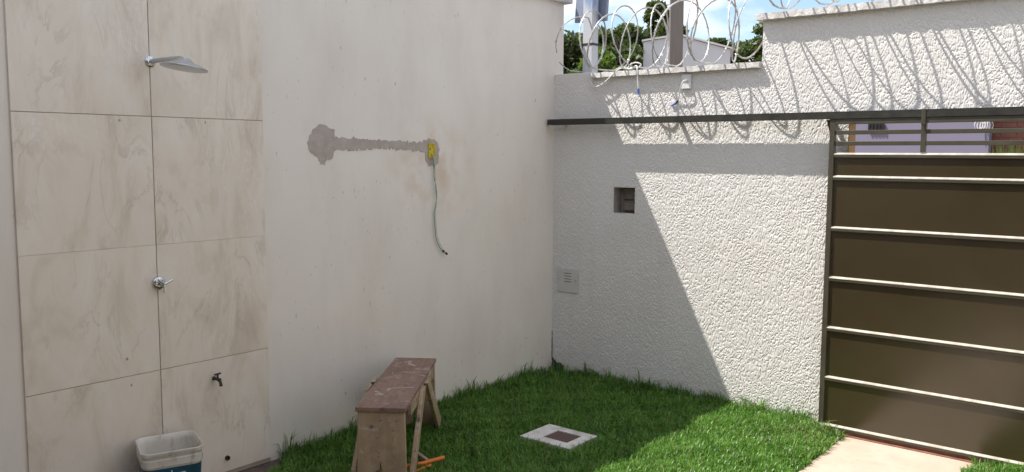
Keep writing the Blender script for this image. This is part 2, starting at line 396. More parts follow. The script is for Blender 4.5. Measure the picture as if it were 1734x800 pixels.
# cement patch: ragged outline, a few millimetres proud of the paint
def ragged(pts, amp, step=0.011, seed=3):
    rr = random.Random(seed); o = []
    for i in range(len(pts)):
        a, b = Vector(pts[i]), Vector(pts[(i+1) % len(pts)]); n = max(1, int((b-a).length/step))
        for k in range(n):
            q = a.lerp(b, k/n); o.append((q.x+rr.uniform(-amp, amp)*1.0, q.y+rr.gauss(0, amp)))
    return o
def wall_px_patch(pts, amp, seed, thick, z_parent, name='cement_patch'):
    rg = ragged(pts, amp, 0.012, seed)
    return MB().prism([(0.0006, a, b) for a, b in rg], (thick, 0, 0)).build(name, 'cement', z_parent)
outline = [(-2.262, 1.705), (-2.235, 1.745), (-2.18, 1.762), (-2.13, 1.742), (-2.095, 1.735), (-2.088, 1.690), (-1.99, 1.690), (-1.85, 1.683), (-1.6, 1.678),
           (-1.405, 1.672), (-1.385, 1.690), (-1.31, 1.697), (-1.262, 1.685), (-1.243, 1.63), (-1.252, 1.55), (-1.285, 1.522), (-1.335, 1.528), (-1.362, 1.555),
           (-1.372, 1.610), (-1.44, 1.618), (-1.6, 1.625), (-1.78, 1.632), (-1.9, 1.622), (-2.05, 1.622), (-2.095, 1.615), (-2.11, 1.572), (-2.15, 1.562), (-2.165, 1.535), (-2.195, 1.538), (-2.20, 1.575), (-2.265, 1.605), (-2.275, 1.66)]
wall_px_patch(outline, 0.0055, 5, 0.0025, lw)

# ------------------------------------------------------------------ front wall (right)
ZA, ZB, XS, XJ = 2.150, 2.440, 1.622, 2.174
fwl = thing('front_wall', (1.5, 0, 0), 'stepped front wall with wormy white textured render and opening for the gate', 'wall')
NX0, NX1, NZ0, NZ1 = 0.540, 0.716, 1.183, 1.368      # niche
D = 0.012   # body sits this far behind the rendered face
def seg_box(mb, x0, x1, z0, z1): mb.box((x0, D, z0), (x1, 0.132, z1))
b = MB()
seg_box(b, 0.001, NX0, -0.2, ZA); seg_box(b, NX1, XS, -0.2, ZA); seg_box(b, NX0, NX1, -0.2, NZ0); seg_box(b, NX0, NX1, NZ1, ZA)
seg_box(b, XS, XJ, -0.2, ZB); seg_box(b, XJ, 5.1, 1.845, ZB); seg_box(b, 5.1, 7.0, -0.2, ZB)
b.build('wall_body', 'ochre_bounce', fwl)
# rendered face: displaced grid
CELL = 0.0027
nx, nz_ = int(3.24/CELL)+1, int((ZB+0.12)/CELL)+1
xs = np.arange(nx)*CELL+0.0; zs = np.arange(nz_)*CELL-0.12
def labyrinth(nx, nz, cell, lx, lz, seed, bw=0.42):
    r = np.random.default_rng(seed); n = r.standard_normal((nz, nx))
    kx = np.fft.fftfreq(nx, cell)[None, :]; kz = np.fft.fftfreq(nz, cell)[:, None]
    k = np.sqrt((kx*lx)**2+(kz*lz)**2)
    F = np.fft.fft2(n)*np.exp(-((k-1)/bw)**2)
    f = np.real(np.fft.ifft2(F)); return f/f.std()
def lowpass(nx, nz, cell, L, seed):
    r = np.random.default_rng(seed); n = r.standard_normal((nz, nx))
    kx = np.fft.fftfreq(nx, cell)[None, :]; kz = np.fft.fftfreq(nz, cell)[:, None]
    f = np.real(np.fft.ifft2(np.fft.fft2(n)*np.exp(-(kx**2+kz**2)*L*L*3))); return f/f.std()
A1 = labyrinth(nx, nz_, CELL, 0.0150, 0.062, 1); A2 = labyrinth(nx, nz_, CELL, 0.0165, 0.030, 2)
wgt = 1/(1+np.exp(-1.8*(0.7+lowpass(nx, nz_, CELL, 0.10, 3))))
AA = A1*wgt+A2*(1-wgt); AA /= AA.std()
hh = (1-np.exp(-(AA/0.55)**2)-0.7)*0.0032+lowpass(nx, nz_, CELL, 0.006, 4)*0.0002
X, Z = np.meshgrid(xs, zs); Y = -hh-0.0005
V = np.stack([X, Y, Z], -1).reshape(-1, 3)
cx = (X[:-1, :-1]+CELL/2); cz = (Z[:-1, :-1]+CELL/2)
keep = ((cx < XS) & (cz < ZA)) | ((cx >= XS) & (cx < XJ) & (cz < ZB)) | ((cx >= XJ) & (cz > 1.845) & (cz < ZB))
keep &= ~((cx > NX0) & (cx < NX1) & (cz > NZ0) & (cz < NZ1))
idx = np.arange(nx*nz_).reshape(nz_, nx)
F = np.stack([idx[:-1, :-1], idx[:-1, 1:], idx[1:, 1:], idx[1:, :-1]], -1)[keep]
used = np.unique(F); rem = np.full(nx*nz_, -1); rem[used] = np.arange(len(used))
raw_mesh('textured_render', V[used], rem[F], 'render', parent=fwl, origin=(1.5, 0, 0), smooth=True)
MB().box((3.24, -0.002, 1.845), (5.1, D-0.001, ZB)).box((5.101, -0.002, -0.2), (7.0, D-0.001, ZB)).build('plain_render', 'render', fwl)
# ragged lower lip of the lintel render
MB().box((XJ, 0.001, 1.838), (5.1, 0.128, 1.8445)).build('lintel_soffit', 'render', fwl)
# copings with slightly chipped edges
def coping(x0, x1, z0, z1, ov, back, seed):
    rr = random.Random(seed); n = int((x1-x0)/0.03); mb = MB(); vs = []
    for i in range(n+1):
        x = x0+(x1-x0)*i/n; j = rr.uniform(-0.003, 0.003); t = rr.uniform(-0.004, 0.003)
        vs += [(x, -ov+j, z0+rr.uniform(-0.002, 0.002)), (x, back, z0), (x, back, z1+0.0), (x, -ov+j+rr.uniform(0, 0.004), z1+t)]
    fs = []
    for i in range(n):
        for k in range(4): fs.append((i*4+k, i*4+(k+1) % 4, i*4+4+(k+1) % 4, i*4+4+k))
    fs += [(3, 2, 1, 0), (n*4, n*4+1, n*4+2, n*4+3)]
    return MB().add(vs, [f[::-1] for f in fs])
coping(0.345, XS-0.001, ZA, 2.186, 0.043, 0.10, 4).build('coping', 'coping', fwl)
MB().box((0.36, 0.101, ZA), (XS-0.001, 0.150, 2.200)).build('coping_back_edge', 'clay', fwl, bevel=0.004)
coping(XS-0.030, 7.0, ZB, 2.480, 0.050, 0.165, 5).build('coping', 'coping', fwl)
MB().box((0.002, 0.002, ZA-0.02), (0.343, 0.13, 2.196)).build('wall_cap', 'render', fwl, bevel=0.006)

cr_ = ragged([(0.0015, 0.02), (0.0085, 0.02), (0.0075, 0.10), (0.0060, 0.19), (0.0030, 0.25), (0.0015, 0.16)], 0.0014, 0.012, 9)
MB().prism([(a, -0.0060, c) for a, c in cr_], (0, 0.002, 0)).build('corner_crack', 'dark_slot', fwl)
cr_ = ragged([(0.004, -0.07), (0.11, -0.07), (0.12, -0.012), (0.085, 0.004), (0.05, 0.006), (0.025, 0.022), (0.006, 0.045)], 0.003, 0.012, 10)
MB().prism([(a, -0.0062, c) for a, c in cr_], (0, 0.002, 0)).build('base_gap', 'dark_slot', fwl)
# niche liner
ni = thing('wall_niche', (0.628, 0, 1.18), 'small square recess in the shaded front wall with hollow blocks inside', 'niche')
q = MB()
q.box((NX0+0.001, 0.10, NZ0), (NX1-0.001, 0.110, NZ1)); q.box((NX0-0.010, 0.0015, NZ0), (NX0+0.0005, 0.11, NZ1)); q.box((NX1-0.0005, 0.0015, NZ0), (NX1+0.010, 0.11, NZ1))
q.box((NX0-0.01, 0.0015, NZ0-0.01), (NX1+0.01, 0.11, NZ0+0.0005)); q.box((NX0-0.01, 0.0015, NZ1-0.0005), (NX1+0.01, 0.11, NZ1+0.01))
q.build('liner', 'niche_wall', ni)
MB().box((NX0+0.030, 0.066, NZ0+0.012), (NX1-0.004, 0.098, NZ0+0.088)).box((NX0+0.044, 0.060, NZ0+0.020), (NX1-0.014, 0.067, NZ0+0.070)).build('block', 'brown_block', ni, bevel=0.004)
MB().box((NX0+0.030, 0.074, NZ0+0.096), (NX1-0.004, 0.098, NZ1-0.006)).build('block', 'brown_block', ni, bevel=0.004)

# ------------------------------------------------------------------ gate guide rail
gr = thing('guide_rail', (1.5, -0.09, 1.82), 'dark olive steel gate guide rail fixed along the front wall', 'rail')
RB, RF = -0.061, -0.114
MB().box((0.022, RF, 1.852), (6.8, RB, 1.858)).box((0.022, RF, 1.816), (6.8, RF+0.005, 1.8515)).box((0.022, RB-0.005, 1.816), (6.8, RB, 1.8515)).build('channel', 'rail_black', gr)
for x in (0.10, 1.05, 2.06, 4.2):
    MB().box((x, RB+0.0005, 1.822), (x+0.03, 0.002, 1.828)).build('bracket', 'rail_black', gr)
MB().beam((2.075, -0.058, 1.812), (2.085, 0.0, 1.70), 0.025, 0.006, (1, 0, 0)).build('bracket_strut', 'gate_frame', gr)

# ------------------------------------------------------------------ sliding gate
GX0, GX1 = 2.098, 5.25
gt = thing('sliding_gate', (3.6, -0.0875, -0.04), 'olive brown sheet metal sliding gate with slatted grille on top', 'gate')
YF, YBK = -0.107, -0.072
MB().box((GX0, YF, -0.018), (GX0+0.030, YBK, 1.8145)).build('stile', 'gate_frame', gt, bevel=0.002)
MB().box((GX1-0.03, YF, -0.018), (GX1, YBK, 1.8145)).build('stile', 'gate_frame', gt, bevel=0.002)
MB().box((GX0+0.0305, YF-0.001, 1.784), (GX1-0.0305, YBK-0.001, 1.8145)).build('top_rail', 'gate_frame', gt, bevel=0.002)
for z in (1.724, 1.660):
    MB().box((GX0+0.0305, YF+0.006, z), (GX1-0.0305, YBK-0.006, z+0.024)).build('grille_bar', 'gate_frame', gt, bevel=0.0015)
for k, x in enumerate((2.598, 3.10, 3.62, 4.14, 4.66)):
    MB().box((x, YF+0.003, 1.6215), (x+0.026, YBK-0.003, 1.7835)).build('grille_post', 'gate_frame', gt, bevel=0.0015)
    if k == 0: MB().box((x+0.001, YF-0.012, 1.772), (x+0.025, YF-0.004, 1.862)).build('roller_bracket', 'gate_frame', gt, bevel=0.004)
LZ = [1.618, 1.485, 1.183, 0.884, 0.581, 0.278, -0.016]
rr = random.Random(2)
for i, z in enumerate(LZ):
    lip = MB(); n = 40; vs = []
    for k in range(n+1):
        x = GX0+0.0305+(GX1-GX0-0.061)*k/n; w = rr.uniform(-0.0010, 0.0010)
        vs += [(x, YF-0.002+w, z-0.012), (x, YF+0.0135, z-0.012), (x, YF+0.0135, z), (x, YF-0.002+w, z-0.009+w*0.6)]
    fs = [tuple(reversed((a*4+k, a*4+(k+1) % 4, a*4+4+(k+1) % 4, a*4+4+k))) for a in range(n) for k in range(4)]+[(0, 1, 2, 3), (n*4+3, n*4+2, n*4+1, n*4)]
    lip.add(vs, fs).build('ledge', 'gate_dust_glare', gt)
    MB().box((GX0+0.0305, YF-0.0005, z-0.028), (GX1-0.0305, YF+0.013, z-0.0125)).build('ledge_face', 'gate_frame', gt, bevel=0.0015)
    if i < 6:
        z1 = LZ[i+1]
        MB().box((GX0+0.0305, YF+0.0140, z1+0.0005), (GX1-0.0305, YF+0.0165, z-0.0125)).build('panel', 'gate', gt)
MB().box((GX0+0.05, YF+0.008, -0.0600), (GX1, YBK-0.004, -0.0285)).build('bottom_rail', 'rusty_track', gt)
tr = MB().box((2.11, -0.125, -0.068), (7.0, -0.055, -0.0635)); tr.box((2.11, -0.094, -0.0635), (7.0, -0.082, -0.0605))
tag(tr.build('gate_track', 'rusty_track', origin=(3.5, -0.09, -0.045)), 'rusty brown floor track under the sliding gate', 'track')

# ------------------------------------------------------------------ shower, valve, tap, pipe stub
SX = 0.0125
sh = thing('wall_shower', (SX, -3.17, 2.02), 'chrome wall shower with flat round head on the upper tiles', 'shower')
MB().lathe([(0.026, 0), (0.026, 0.004), (0.020, 0.010), (0.010, 0.012)], (SX, -3.17, 2.022), (1, 0, 0)).build('flange', 'chrome', sh, smooth=True)
MB().tube([(SX+0.006, -3.17, 2.022), (0.10, -3.167, 2.023), (0.20, -3.162, 2.022), (0.255, -3.159, 2.018), (0.275, -3.158, 2.006)], [0.011, 0.011, 0.012, 0.015, 0.017], 14).build('arm', 'satin_steel', sh, smooth=True)
hd = MB().lathe([(0.016, 0.044), (0.024, 0.036), (0.044, 0.024), (0.076, 0.011), (0.098, 0.003), (0.102, -0.001), (0.100, -0.006), (0.090, -0.008)][::-1], (0.284, -3.157, 1.980), (0.04, 0.13, 1), 40).build('shower_head', 'satin_steel', sh, smooth=True)
va = thing('shower_valve', (SX, -3.169, 0.986), 'chrome shower valve with three-spoke handle on the tile joint', 'valve')
MB().lathe([(0.033, 0), (0.033, 0.006), (0.028, 0.014), (0.018, 0.018)], (SX, -3.169, 0.986), (1, 0, 0)).build('flange', 'chrome', va, smooth=True)
MB().tube([(SX+0.012, -3.169, 0.986), (SX+0.055, -3.169, 0.986)], [0.012, 0.010], 14).build('stem', 'chrome', va, smooth=True)
for a in (25, 145, 265):
    dy, dz = math.cos(math.radians(a)), math.sin(math.radians(a)); c0 = Vector((SX+0.055, -3.169, 0.986))
    MB().tube([c0, c0+Vector((0.004, dy*0.022, dz*0.022)), c0+Vector((0.006, dy*0.042, dz*0.042))], [0.007, 0.006, 0.0055], 10).build('spoke', 'chrome', va, smooth=True)
tp = thing('garden_tap', (SX, -2.893, 0.467), 'small dark garden tap low on the tiled panel', 'tap'); tp.scale = (0.72, 0.72, 0.72)
MB().lathe([(0.016, 0), (0.015, 0.006), (0.010, 0.010), (0.010, 0.05), (0.013, 0.055), (0.013, 0.075), (0.008, 0.08)], (SX, -2.893, 0.467), (1, 0, 0), 16).build('body', 'dark_tap', tp, smooth=True)
MB().tube([(SX+0.055, -2.893, 0.465), (SX+0.075, -2.893, 0.458), (SX+0.085, -2.893, 0.440), (SX+0.086, -2.893, 0.425)], [0.011, 0.011, 0.0105, 0.012], 12).build('spout', 'dark_tap', tp, smooth=True)
MB().tube([(SX+0.045, -2.893, 0.472), (SX+0.048, -2.893, 0.498)], 0.007, 10).build('spindle', 'dark_tap', tp, smooth=True)
MB().beam((SX+0.048, -2.918, 0.503), (SX+0.048, -2.868, 0.507), 0.016, 0.012, (1, 0, 0)).build('handle', 'dark_tap', tp, bevel=0.004)
st_ = MB().lathe([(0.012, 0), (0.012, 0.012), (0.008, 0.012), (0.008, 0.004)], (SX, -2.833, 0.036), (1, 0, 0), 14).build('pipe_stub', 'dark_tap', origin=(SX, -2.833, 0.036), smooth=True)
tag(st_, 'tiny dark capped pipe end near the floor at the tile edge', 'pipe')

# ------------------------------------------------------------------ yellow junction box and hanging wires
jb = thing('junction_box', (0.003, -1.318, 1.62), 'yellow plastic electrical box set in the cement patch', 'electrical box')
by0, by1, bz0, bz1 = -1.345, -1.291, 1.575, 1.667
q = MB(); q.box((0.0035, by0, bz0), (0.006, by1, bz1))
q.box((0.0062, by0, bz0), (0.012, by0+0.005, bz1)).box((0.0062, by1-0.005, bz0), (0.012, by1, bz1)).box((0.0062, by0+0.0052, bz1-0.005), (0.012, by1-0.0052, bz1)).box((0.0062, by0+0.0052, bz0), (0.012, by1-0.0052, bz0+0.005))
q.build('box', 'yellow_plastic', jb)
for (a, c) in ((-1.335, 1.632), (-1.303, 1.65)):
    MB().lathe([(0.008, 0), (0.008, 0.003), (0.003, 0.004)], (0.0065, a, c), (1, 0, 0), 12).build('knockout', 'dark_slot' if a < -1.32 else 'yellow_plastic', jb)
hw = thing('hanging_wires', (0.01, -1.31, 1.58), 'pair of thin green and white wires dangling from the yellow box', 'wire')
W1 = [(.012, -1.322, 1.60), (.022, -1.316, 1.56), (.018, -1.308, 1.51), (.016, -1.305, 1.45), (.018, -1.292, 1.40), (.020, -1.286, 1.33), (.016, -1.293, 1.27), (.014, -1.305, 1.22), (.014, -1.300, 1.16), (.016, -1.296, 1.10), (.018, -1.288, 1.05), (.02, -1.262, 1.00), (.022, -1.232, 0.972)]
W2 = [(.014, -1.318, 1.60), (.020, -1.312, 1.56), (.022, -1.302, 1.51), (.022, -1.296, 1.46), (.020, -1.300, 1.40), (.018, -1.290, 1.33), (.020, -1.289, 1.28), (.018, -1.297, 1.22), (.018, -1.292, 1.16), (.020, -1.288, 1.10), (.022, -1.278, 1.05), (.024, -1.248, 1.00), (.024, -1.206, 0.956)]
def smooth_pts(pts, n=4):
    P = [Vector(p) for p in pts]; o = []
    for i in range(len(P)-1):
        p0, p1, p2, p3 = P[max(i-1, 0)], P[i], P[i+1], P[min(i+2, len(P)-1)]
        for k in range(n):
            t = k/n; o.append(0.5*((2*p1)+(p2-p0)*t+(2*p0-5*p1+4*p2-p3)*t*t+(3*p1-p0-3*p2+p3)*t**3))
    return o+[P[-1]]
MB().tube(smooth_pts(W1), 0.0026, 6).build('wire', 'wire_green', hw, smooth=True)
MB().tube(smooth_pts(W2), 0.0024, 6).build('wire', 'wire_white', hw, smooth=True)
for e, d in ((W1[-1], (0, .012, -.010)), (W2[-1], (0, .014, -.011))):
    MB().tube([Vector(e)-Vector(d)*0.3, Vector(e)+Vector(d)*0.7], 0.0072, 8).build('wire_tip', 'black_tape', hw, smooth=True)

# ------------------------------------------------------------------ vent cover low on front wall
vc = thing('vent_cover', (0.145, -0.003, 0.56), 'white plastic louvred cover plate low in the wall corner', 'vent')
VX0, VX1, VZ0, VZ1 = 0.053, 0.238, 0.562, 0.745
MB().box((VX0, -0.012, VZ0), (VX1, -0.003, VZ1)).build('plate', 'vent_plastic', vc, bevel=0.003)
for k in range(4):
    z = VZ0+0.088+k*0.021
    MB().beam((VX0+0.065, -0.0135, z), (VX0+0.130, -0.0135, z), 0.007, 0.003, (0, 0, 1)).build('louvre', 'vent_plastic', vc, bevel=0.001)
    MB().box((VX0+0.065, -0.0126, z-0.0085), (VX0+0.130, -0.0121, z-0.004)).build('slot', 'dark_slot', vc)
for x in (VX0+0.010, VX1-0.014):
    MB().lathe([(0.004, 0), (0.003, 0.002)], (x, -0.012, VZ0+0.095), (0, -1, 0), 10).build('screw', 'dark_slot', vc)

# ------------------------------------------------------------------ white socket plate with cable, loose cable
sk = thing('outlet_plate', (1.104, -0.004, 2.035), 'white outlet plate with a cable hanging under the coping', 'outlet')
MB().box((1.069, -0.020, 2.038), (1.140, -0.004, 2.138)).build('plate', 'white_plastic', sk, bevel=0.006)
MB().tube(smooth_pts([(1.118, -0.018, 2.092), (1.110, -0.040, 2.094), (1.090, -0.048, 2.075), (1.066, -0.03, 2.01), (1.047, -0.012, 1.965)]), 0.0045, 8).build('cable', 'white_cable', sk, smooth=True)
MB().tube([(1.047, -0.012, 1.966), (1.027, -0.010, 1.948)], 0.0055, 8).build('plug', 'black_tape', sk, smooth=True)
MB().tube([(1.026, -0.010, 1.947), (0.992, -0.010, 1.932)], 0.0065, 8).build('plug_sleeve', 'blue_tip', sk, smooth=True)
lc = thing('loose_cable', (0.74, -0.035, 2.19), 'thin white cable looped over the coping with blue end', 'cable')
MB().tube(smooth_pts([(0.345, -0.005, 2.17), (0.355, -0.035, 2.11), (0.40, -0.04, 2.085), (0.47, -0.04, 2.11), (0.54, -0.04, 2.165), (0.60, -0.03, 2.205), (0.66, 0.0, 2.20), (0.72, -0.025, 2.215), (0.742, -0.045, 2.19), (0.748, -0.042, 2.10), (0.752, -0.04, 2.055)]), 0.0045, 8).build('cable', 'white_cable', lc, smooth=True)
MB().tube([(0.752, -0.04, 2.056), (0.754, -0.038, 2.015)], 0.0075, 8).build('cable_end', 'blue_tip', lc, smooth=True)
MB().tube(smooth_pts([(0.62, 0.02, 2.205), (0.66, 0.01, 2.235), (0.71, 0.0, 2.24), (0.74, 0.01, 2.225), (0.70, 0.03, 2.21), (0.64, 0.03, 2.212)]), 0.0045, 8).build('cable_coil', 'white_cable', lc, smooth=True)

# ------------------------------------------------------------------ razor wire
def razor(name, x0, x1, yc, zc, R, pitch, seed, label, loc):
    rr = random.Random(seed); mb = MB()
    for hand in (1, -1):
        pts = []; n = int((x1-x0)/pitch*26); ph = rr.uniform(0, 6.28); jit = [rr.uniform(-1, 1) for _ in range(64)]
        for i in range(n+1):
            a = 6.28318*i/26*hand+ph; t = i/26.0; k = int(t) % 60; f = t-int(t)
            j1 = jit[k]*(1-f)+jit[k+1]*f; j2 = jit[(k+7) % 60]*(1-f)+jit[(k+8) % 60]*f
            r = R*(1+0.12*j1); x = x0+(x1-x0)*i/n+0.035*math.sin(a*1.0+j2*2.0)+0.03*j2
            z = max(zc+r*math.sin(a)+0.012*j2, zc-R*0.97)
            x = max(x, 0.03)
            pts.append(Vector((x, yc+r*math.cos(a)+0.012*j1, z)))
        mb.tube(pts, 0.0046, 5, flat=1.4)
        for i in range(2, n-2, 2):          # blades
            t = (pts[i+1]-pts[i-1]).normalized(); s = t.cross(Vector((pts[i].x-pts[i].x, pts[i].y-yc, pts[i].z-zc))).normalized()
            c = pts[i]
            mb.add([c-t*0.014, c+s*0.0125+t*0.009, c+s*0.003, c+t*0.014, c-s*0.0125-t*0.009, c-s*0.003], [(0, 2, 1), (0, 5, 3, 2), (0, 4, 5)])
    o = mb.build(name, 'razor', origin=loc, smooth=False)
    tag(o, label, 'razor wire')
    return o
razor('razor_wire', 0.15, 1.60, -0.005, 2.405, 0.205, 0.27, 5, 'razor wire coil along the lower part of the front wall', (0.8, 0, 2.2))
razor('razor_wire', 1.66, 5.2, -0.045, 2.735, 0.245, 0.25, 8, 'razor wire coil along the higher coping above the gate', (3, 0, 2.49))

# ------------------------------------------------------------------ metal post with panel
ps = thing('panel_post', (0.285, 0.06, 2.19), 'pale blue-grey steel post with a square panel above the wall', 'post')
MB().box((0.240, 0.020, 2.13), (0.322, 0.100, 3.6)).build('post', 'post', ps, bevel=0.004)
MB().box((0.2375, 0.0175, 2.392), (0.3245, 0.1025, 2.408)).build('strap', 'black_tape', ps)
MB().box((0.226, 0.010, 2.13), (0.2365, 0.016, 2.20)).build('clamp', 'black_tape', ps)
MB().prism([(0.085, 0.135, 2.585), (0.375, 0.110, 2.572), (0.385, 0.135, 3.0), (0.095, 0.160, 3.0)], (0.003, 0.025, 0)).build('panel', 'panel_back', ps)

# ------------------------------------------------------------------ utility pole
up_ = thing('utility_pole', (-1.15, 3.98, -0.16), 'weathered grooved concrete utility pole behind the razor wire', 'pole')
def poly_pole(hw, hd, web, z0, z1, taper):
    mb = MB(); ca, sa = math.cos(math.radians(33)), math.sin(math.radians(33))
    prof = [(-hw, -hd), (hw, -hd), (hw, -hd*0.45), (web, -hd*0.35), (web, hd*0.35), (hw, hd*0.45), (hw, hd), (-hw, hd), (-hw, hd*0.45), (-web, hd*0.35), (-web, -hd*0.35), (-hw, -hd*0.45)]
    lo = [(-1.15+(x*ca-y*sa), 3.98+(x*sa+y*ca), z0) for x, y in prof]; hi = [(-1.15+(x*ca-y*sa)*taper, 3.98+(x*sa+y*ca)*taper, z1) for x, y in prof]
    k = len(prof); mb.add(lo+hi, [tuple(range(k))[::-1], tuple(range(k, 2*k))]+[(i, (i+1) % k, (i+1) % k+k, i+k) for i in range(k)])
    return mb
poly_pole(0.085, 0.105, 0.045, -0.16, 8.0, 0.75).build('shaft', 'pole', up_, bevel=0.004)
MB().box((-1.8, 3.9, 7.3), (-0.5, 4.0, 7.42)).build('crossarm', 'bark', up_)

# ------------------------------------------------------------------ bucket
BC = Vector((0.200, -3.245, -0.048)); ang = math.radians(69)
bk = thing('paint_bucket', BC, 'square dirty white plastic bucket with blue label beside the tiles', 'bucket')
def rsq(h, r, n=5):
    o = []
    for cx_, cy_, a0 in ((h-r, h-r, 0), (-h+r, h-r, 90), (-h+r, -h+r, 180), (h-r, -h+r, 270)):
        for k in range(n+1):
            a = math.radians(a0+90*k/n); o.append((cx_+r*math.cos(a), cy_+r*math.sin(a)))
    return o
def rings(levels, sq=1.0, wob=0.0):
    mb = MB(); vs = []; nn = None; rr = random.Random(4)
    for h, r, z in levels:
        P = rsq(h, r); nn = len(P)
        for x, y in P:
            X_, Y_ = x*math.cos(ang)-y*math.sin(ang), x*math.sin(ang)+y*math.cos(ang)
            vs.append((BC.x+X_, BC.y+Y_, BC.z+z+wob*math.sin(x*17+y*9)))
    fs = [(i*nn+k, i*nn+(k+1) % nn, (i+1)*nn+(k+1) % nn, (i+1)*nn+k) for i in range(len(levels)-1) for k in range(nn)]
    fs += [tuple(range(nn))[::-1], tuple(range((len(levels)-1)*nn, len(levels)*nn))]
    return mb.add(vs, fs)
H = 0.318
rings([(0.108, 0.03, 0.0), (0.112, 0.034, 0.02), (0.124, 0.036, H-0.074), (0.124, 0.036, H-0.072), (0.131, 0.038, H-0.068), (0.132, 0.038, H-0.036), (0.1285, 0.038, H-0.034), (0.1285, 0.038, H-0.024), (0.134, 0.038, H-0.018), (0.134, 0.038, H-0.002), (0.131, 0.038, H), (0.1275, 0.036, H-0.003), (0.122, 0.034, H-0.03), (0.108, 0.03, 0.03), (0.104, 0.03, 0.02)], wob=0.0015).build('shell', 'pail', bk, smooth=True)
lb = rings([(0.1165, 0.036, 0.06), (0.1255, 0.0375, H-0.078)])
lb.f = lb.f[:-2]; lbo = lb.build('label_band', 'label', bk, smooth=True)
fc = bpy.data.curves.new('lettering', 'FONT'); fc.body = 'ielun'; fc.size = 0.058; fc.align_x = 'CENTER'; fc.extrude = 0.0006
fo = bpy.data.objects.new('lettering', fc); COL.objects.link(fo); fc.materials.append(M['white_plastic'])
bpy.context.view_layer.update()
fme = bpy.data.meshes.new_from_object(fo.evaluated_get(bpy.context.evaluated_depsgraph_get())); bpy.data.objects.remove(fo)
fme.materials.clear(); fme.materials.append(M['white_plastic'])
fo = bpy.data.objects.new('lettering', fme); COL.objects.link(fo); fo.parent = bk
# face of the bucket turned to the camera: local -y side
fdir = Vector((math.sin(ang), -math.cos(ang), 0)); xdir = Vector((math.cos(ang), math.sin(ang), 0))
fo.matrix_local = Matrix.Translation(fdir*0.1262+Vector((0, 0, H-0.130))) @ Matrix((( xdir.x, 0, fdir.x, 0), (xdir.y, 0, fdir.y, 0), (0, 1, 0, 0), (0, 0, 0, 1)))

# ------------------------------------------------------------------ bench
NL, NR = Vector((.697, -2.549, 0)), Vector((.9225, -2.4345, 0))
al = Vector((-.594, .8195, 0)); L = al.length; al.normalize(); ac = Vector((al.y, -al.x, 0)); BW = 0.245; TOPZ = 0.372; GZ = -0.058
base = NL.copy()
def bp(a, c, z): return base+al*a+ac*c+Vector((0, 0, z))
bn = thing('wooden_bench', bp(L/2, BW/2, GZ), 'rough wooden bench with slanted braces standing on the grass', 'bench')
def plank(name, pts, n, mat, bev=0.003): return MB().prism(pts, n).build(name, mat, bn, bevel=bev)
vz = Vector((0, 0, 1))
plank('seat', [bp(-0.005, -0.004, TOPZ-0.022), bp(L, -0.004, TOPZ-0.022), bp(L, BW, TOPZ-0.022), bp(-0.005, BW, TOPZ-0.022)], vz*0.022, 'bench_top_wood')
for a in (0.006, L-0.03):
    zt = TOPZ-0.0225
    pts = [bp(a, 0.004, zt), bp(a, 0.0, GZ), bp(a, BW*0.40, GZ), bp(a, BW*0.47, GZ+0.150), bp(a, BW*0.56, GZ), bp(a, BW, GZ), bp(a, BW-0.008, zt)]
    plank('end_board', pts, al*0.024, 'bench_leg_wood')
for c in (BW+0.001, -0.023):
    MB().prism([bp(0.15, c+0.0, TOPZ-0.085), bp(L-0.12, c, TOPZ-0.085), bp(L-0.12, c, TOPZ-0.024), bp(0.15, c, TOPZ-0.024)], ac*(-0.022 if c > 0 else 0.022)*0.95).build('apron', 'bench_leg_wood', bn, bevel=0.003)
    out_ = 0.001 if c > 0 else -0.001
    side = 0.022 if c > 0 else -0.022
    c1 = BW+0.002 if c > 0 else -0.025
    MB().prism([bp(0.385, c1, TOPZ-0.022), bp(0.480, c1, TOPZ-0.022), bp(0.085, c1, GZ), bp(-0.012, c1, GZ)], ac*side).build('brace', 'bench_leg_wood', bn, bevel=0.003)
    MB().prism([bp(0.530, c1, TOPZ-0.022), bp(0.625, c1, TOPZ-0.022), bp(L+0.03, c1, GZ+0.055), bp(L+0.015, c1, GZ), bp(L-0.04, c1, GZ)], ac*side).build('brace', 'bench_leg_wood', bn, bevel=0.003)

# ------------------------------------------------------------------ orange hose under the bench
HO = -0.012
ho = MB().tube(smooth_pts([(.782, -2.020, -.012), (.757, -2.070, -.018), (.730, -2.135, -.024), (.690, -2.205, -.026), (.640, -2.26, -.03), (.635, -2.33, -.034), (.70, -2.345, -.036), (.752, -2.27, -.036), (.765, -2.18, -.036), (.772, -2.11, -.034)], 6), 0.0115, 12).build('garden_hose', 'orange_hose', origin=(0.7, -2.1, -0.03), smooth=True)
tag(ho, 'orange plastic hose lying in the grass under the bench', 'hose')
wd = MB().beam((0.56, -2.02, -0.030), (0.735, -2.095, -0.020), 0.022, 0.016, (0.8, 0.6, 0)).build('wood_stick', 'bench_leg_wood', origin=(0.66, -1.98, -0.03), bevel=0.003)
tag(wd, 'short weathered wooden stick lying beside the orange hose', 'stick')

